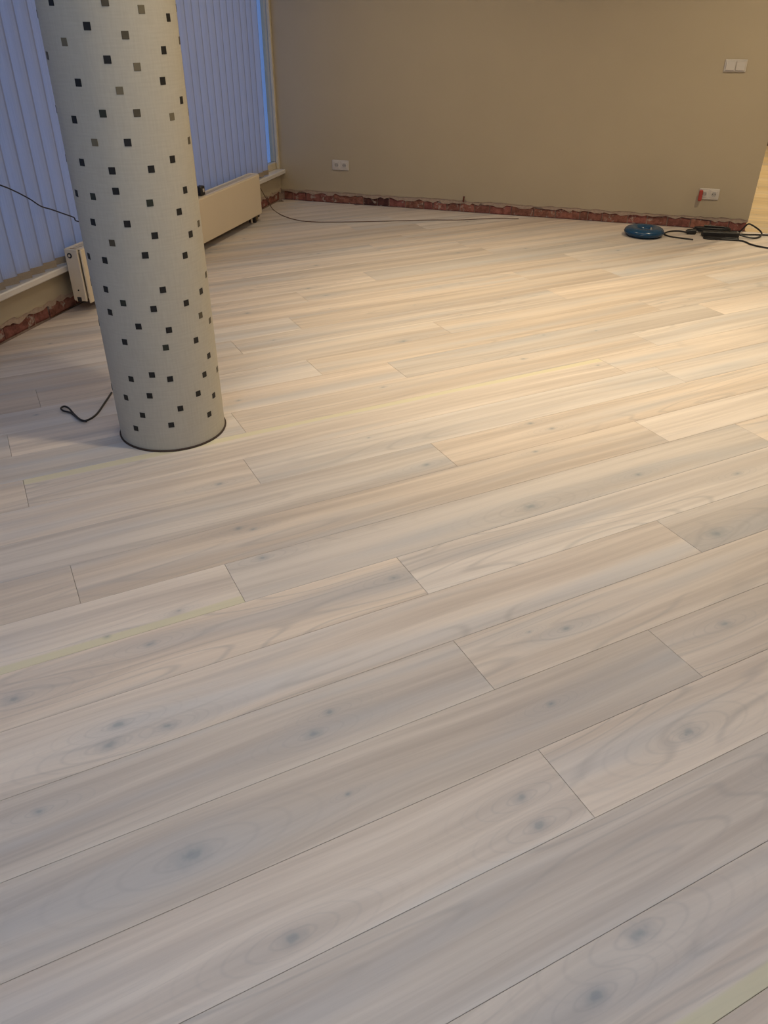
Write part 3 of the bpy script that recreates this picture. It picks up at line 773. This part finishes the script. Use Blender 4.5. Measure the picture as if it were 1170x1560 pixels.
# ---- cords round the column and the window
mb = MB()
cpts = [(170, 598), (160, 613), (146, 632), (130, 641), (120, 638), (108, 629), (97, 626), (93, 622), (98, 619), (105, 622), (112, 630), (122, 639), (132, 642)]
zz = [.004, .004, .004, .004, .004, .006, .008, .010, .011, .011, .010, .010, .009]
mb.tube([tuple(atz(a, b, z)) for (a, b), z in zip(cpts, zz)], 0.0042)
tag(mb.build('looped_cord', M['cord'], None, smooth=True), 'short black cord with a looped end beside the column foot', 'cord')
mb = MB()
wp = [(-60, 262, .075), (0, 282, .075), (22, 291, .08), (45, 303, .085), (62, 314, .085), (78, 319, .08), (95, 325, .075), (112, 331, .08), (125, 338, .09)]
P = [atx(a, b, c) for a, b, c in wp]
P = [tuple(q) for q in P] + [(0.11, -2.6, 0.373), (0.11, -2.1, 0.3665), (0.115, -1.74, 0.373)]
mb.tube(P, 0.0035)
tag(mb.build('window_cord', M['cord'], None, smooth=True), 'thin dark cord slung in front of the blind slats', 'cord')
q = atx(305, 289, 0.115)
ad = empty('power_adapter', (0.115, q.y, RT)); tag(ad, 'small dark adapter with a white face on the radiator', 'adapter')
box_part('body', M['cord'], ad, -0.022, 0.022, -0.03, 0.03, 0.0005, 0.062, b=0.005)
box_part('face', M['socket'], ad, 0.0215, 0.0235, -0.004, 0.018, 0.022, 0.044, b=0.0008)
mb = MB()
wp = [(397, 287, .10), (403, 298, .09), (410, 309, .07)]
P = [tuple(atx(*a)) for a in wp]
P += [tuple(atz(a, b, .004)) for a, b in ((416, 319), (430, 328), (452, 335), (480, 338), (530, 338), (580, 337), (620, 336), (660, 335), (700, 335), (745, 333), (790, 333))]
mb.tube(P, 0.003)
tag(mb.build('floor_cable', M['brown_cord'], None, smooth=True), 'thin brown cable from the radiator curving across the far floor', 'cable')

# ================================================================== LAMPS (real fittings in the ceiling)
def downlight(x, y, watts, cone, label):
    t = empty('downlight', (x, y, RZ)); tag(t, label, 'lamp', 'warm recessed downlights')
    mb = MB(); mb.lathe([(0.075, -0.001), (0.075, -0.008), (0.055, -0.010), (0.055, -0.003)], 28); mb.build('trim_ring', M['rail'], t, smooth=True)
    mb = MB(); mb.lathe([(0.05, -0.004), (0.05, -0.006)], 24); mb.build('lens', M['lamp_glow'], t)
    ld = bpy.data.lights.new('downlight_bulb', 'SPOT'); ld.energy = watts; ld.color = SPOT_COLOUR; ld.spot_size = math.radians(cone); ld.spot_blend = 0.9; ld.shadow_soft_size = 0.06
    link(bpy.data.objects.new('bulb', ld), t, (0, 0, -0.03))
for a in DOWNLIGHTS + NEXT_ROOM_LIGHTS: downlight(*a)
for x, y in ((2.0, -6.5), (4.3, -6.5)):
    t = empty('ceiling_panel', (x, y, RZ)); tag(t, 'square cool-white ceiling light panel', 'lamp', 'ceiling light panels')
    for a in ((-0.31, 0.31, -0.31, -0.29), (-0.31, 0.31, 0.29, 0.31), (-0.31, -0.29, -0.29, 0.29), (0.29, 0.31, -0.29, 0.29)):
        box_part('frame', M['rail'], t, *a, -0.02, -0.001)
    box_part('diffuser', M['panel_glow'], t, -0.29, 0.29, -0.29, 0.29, -0.014, -0.006)
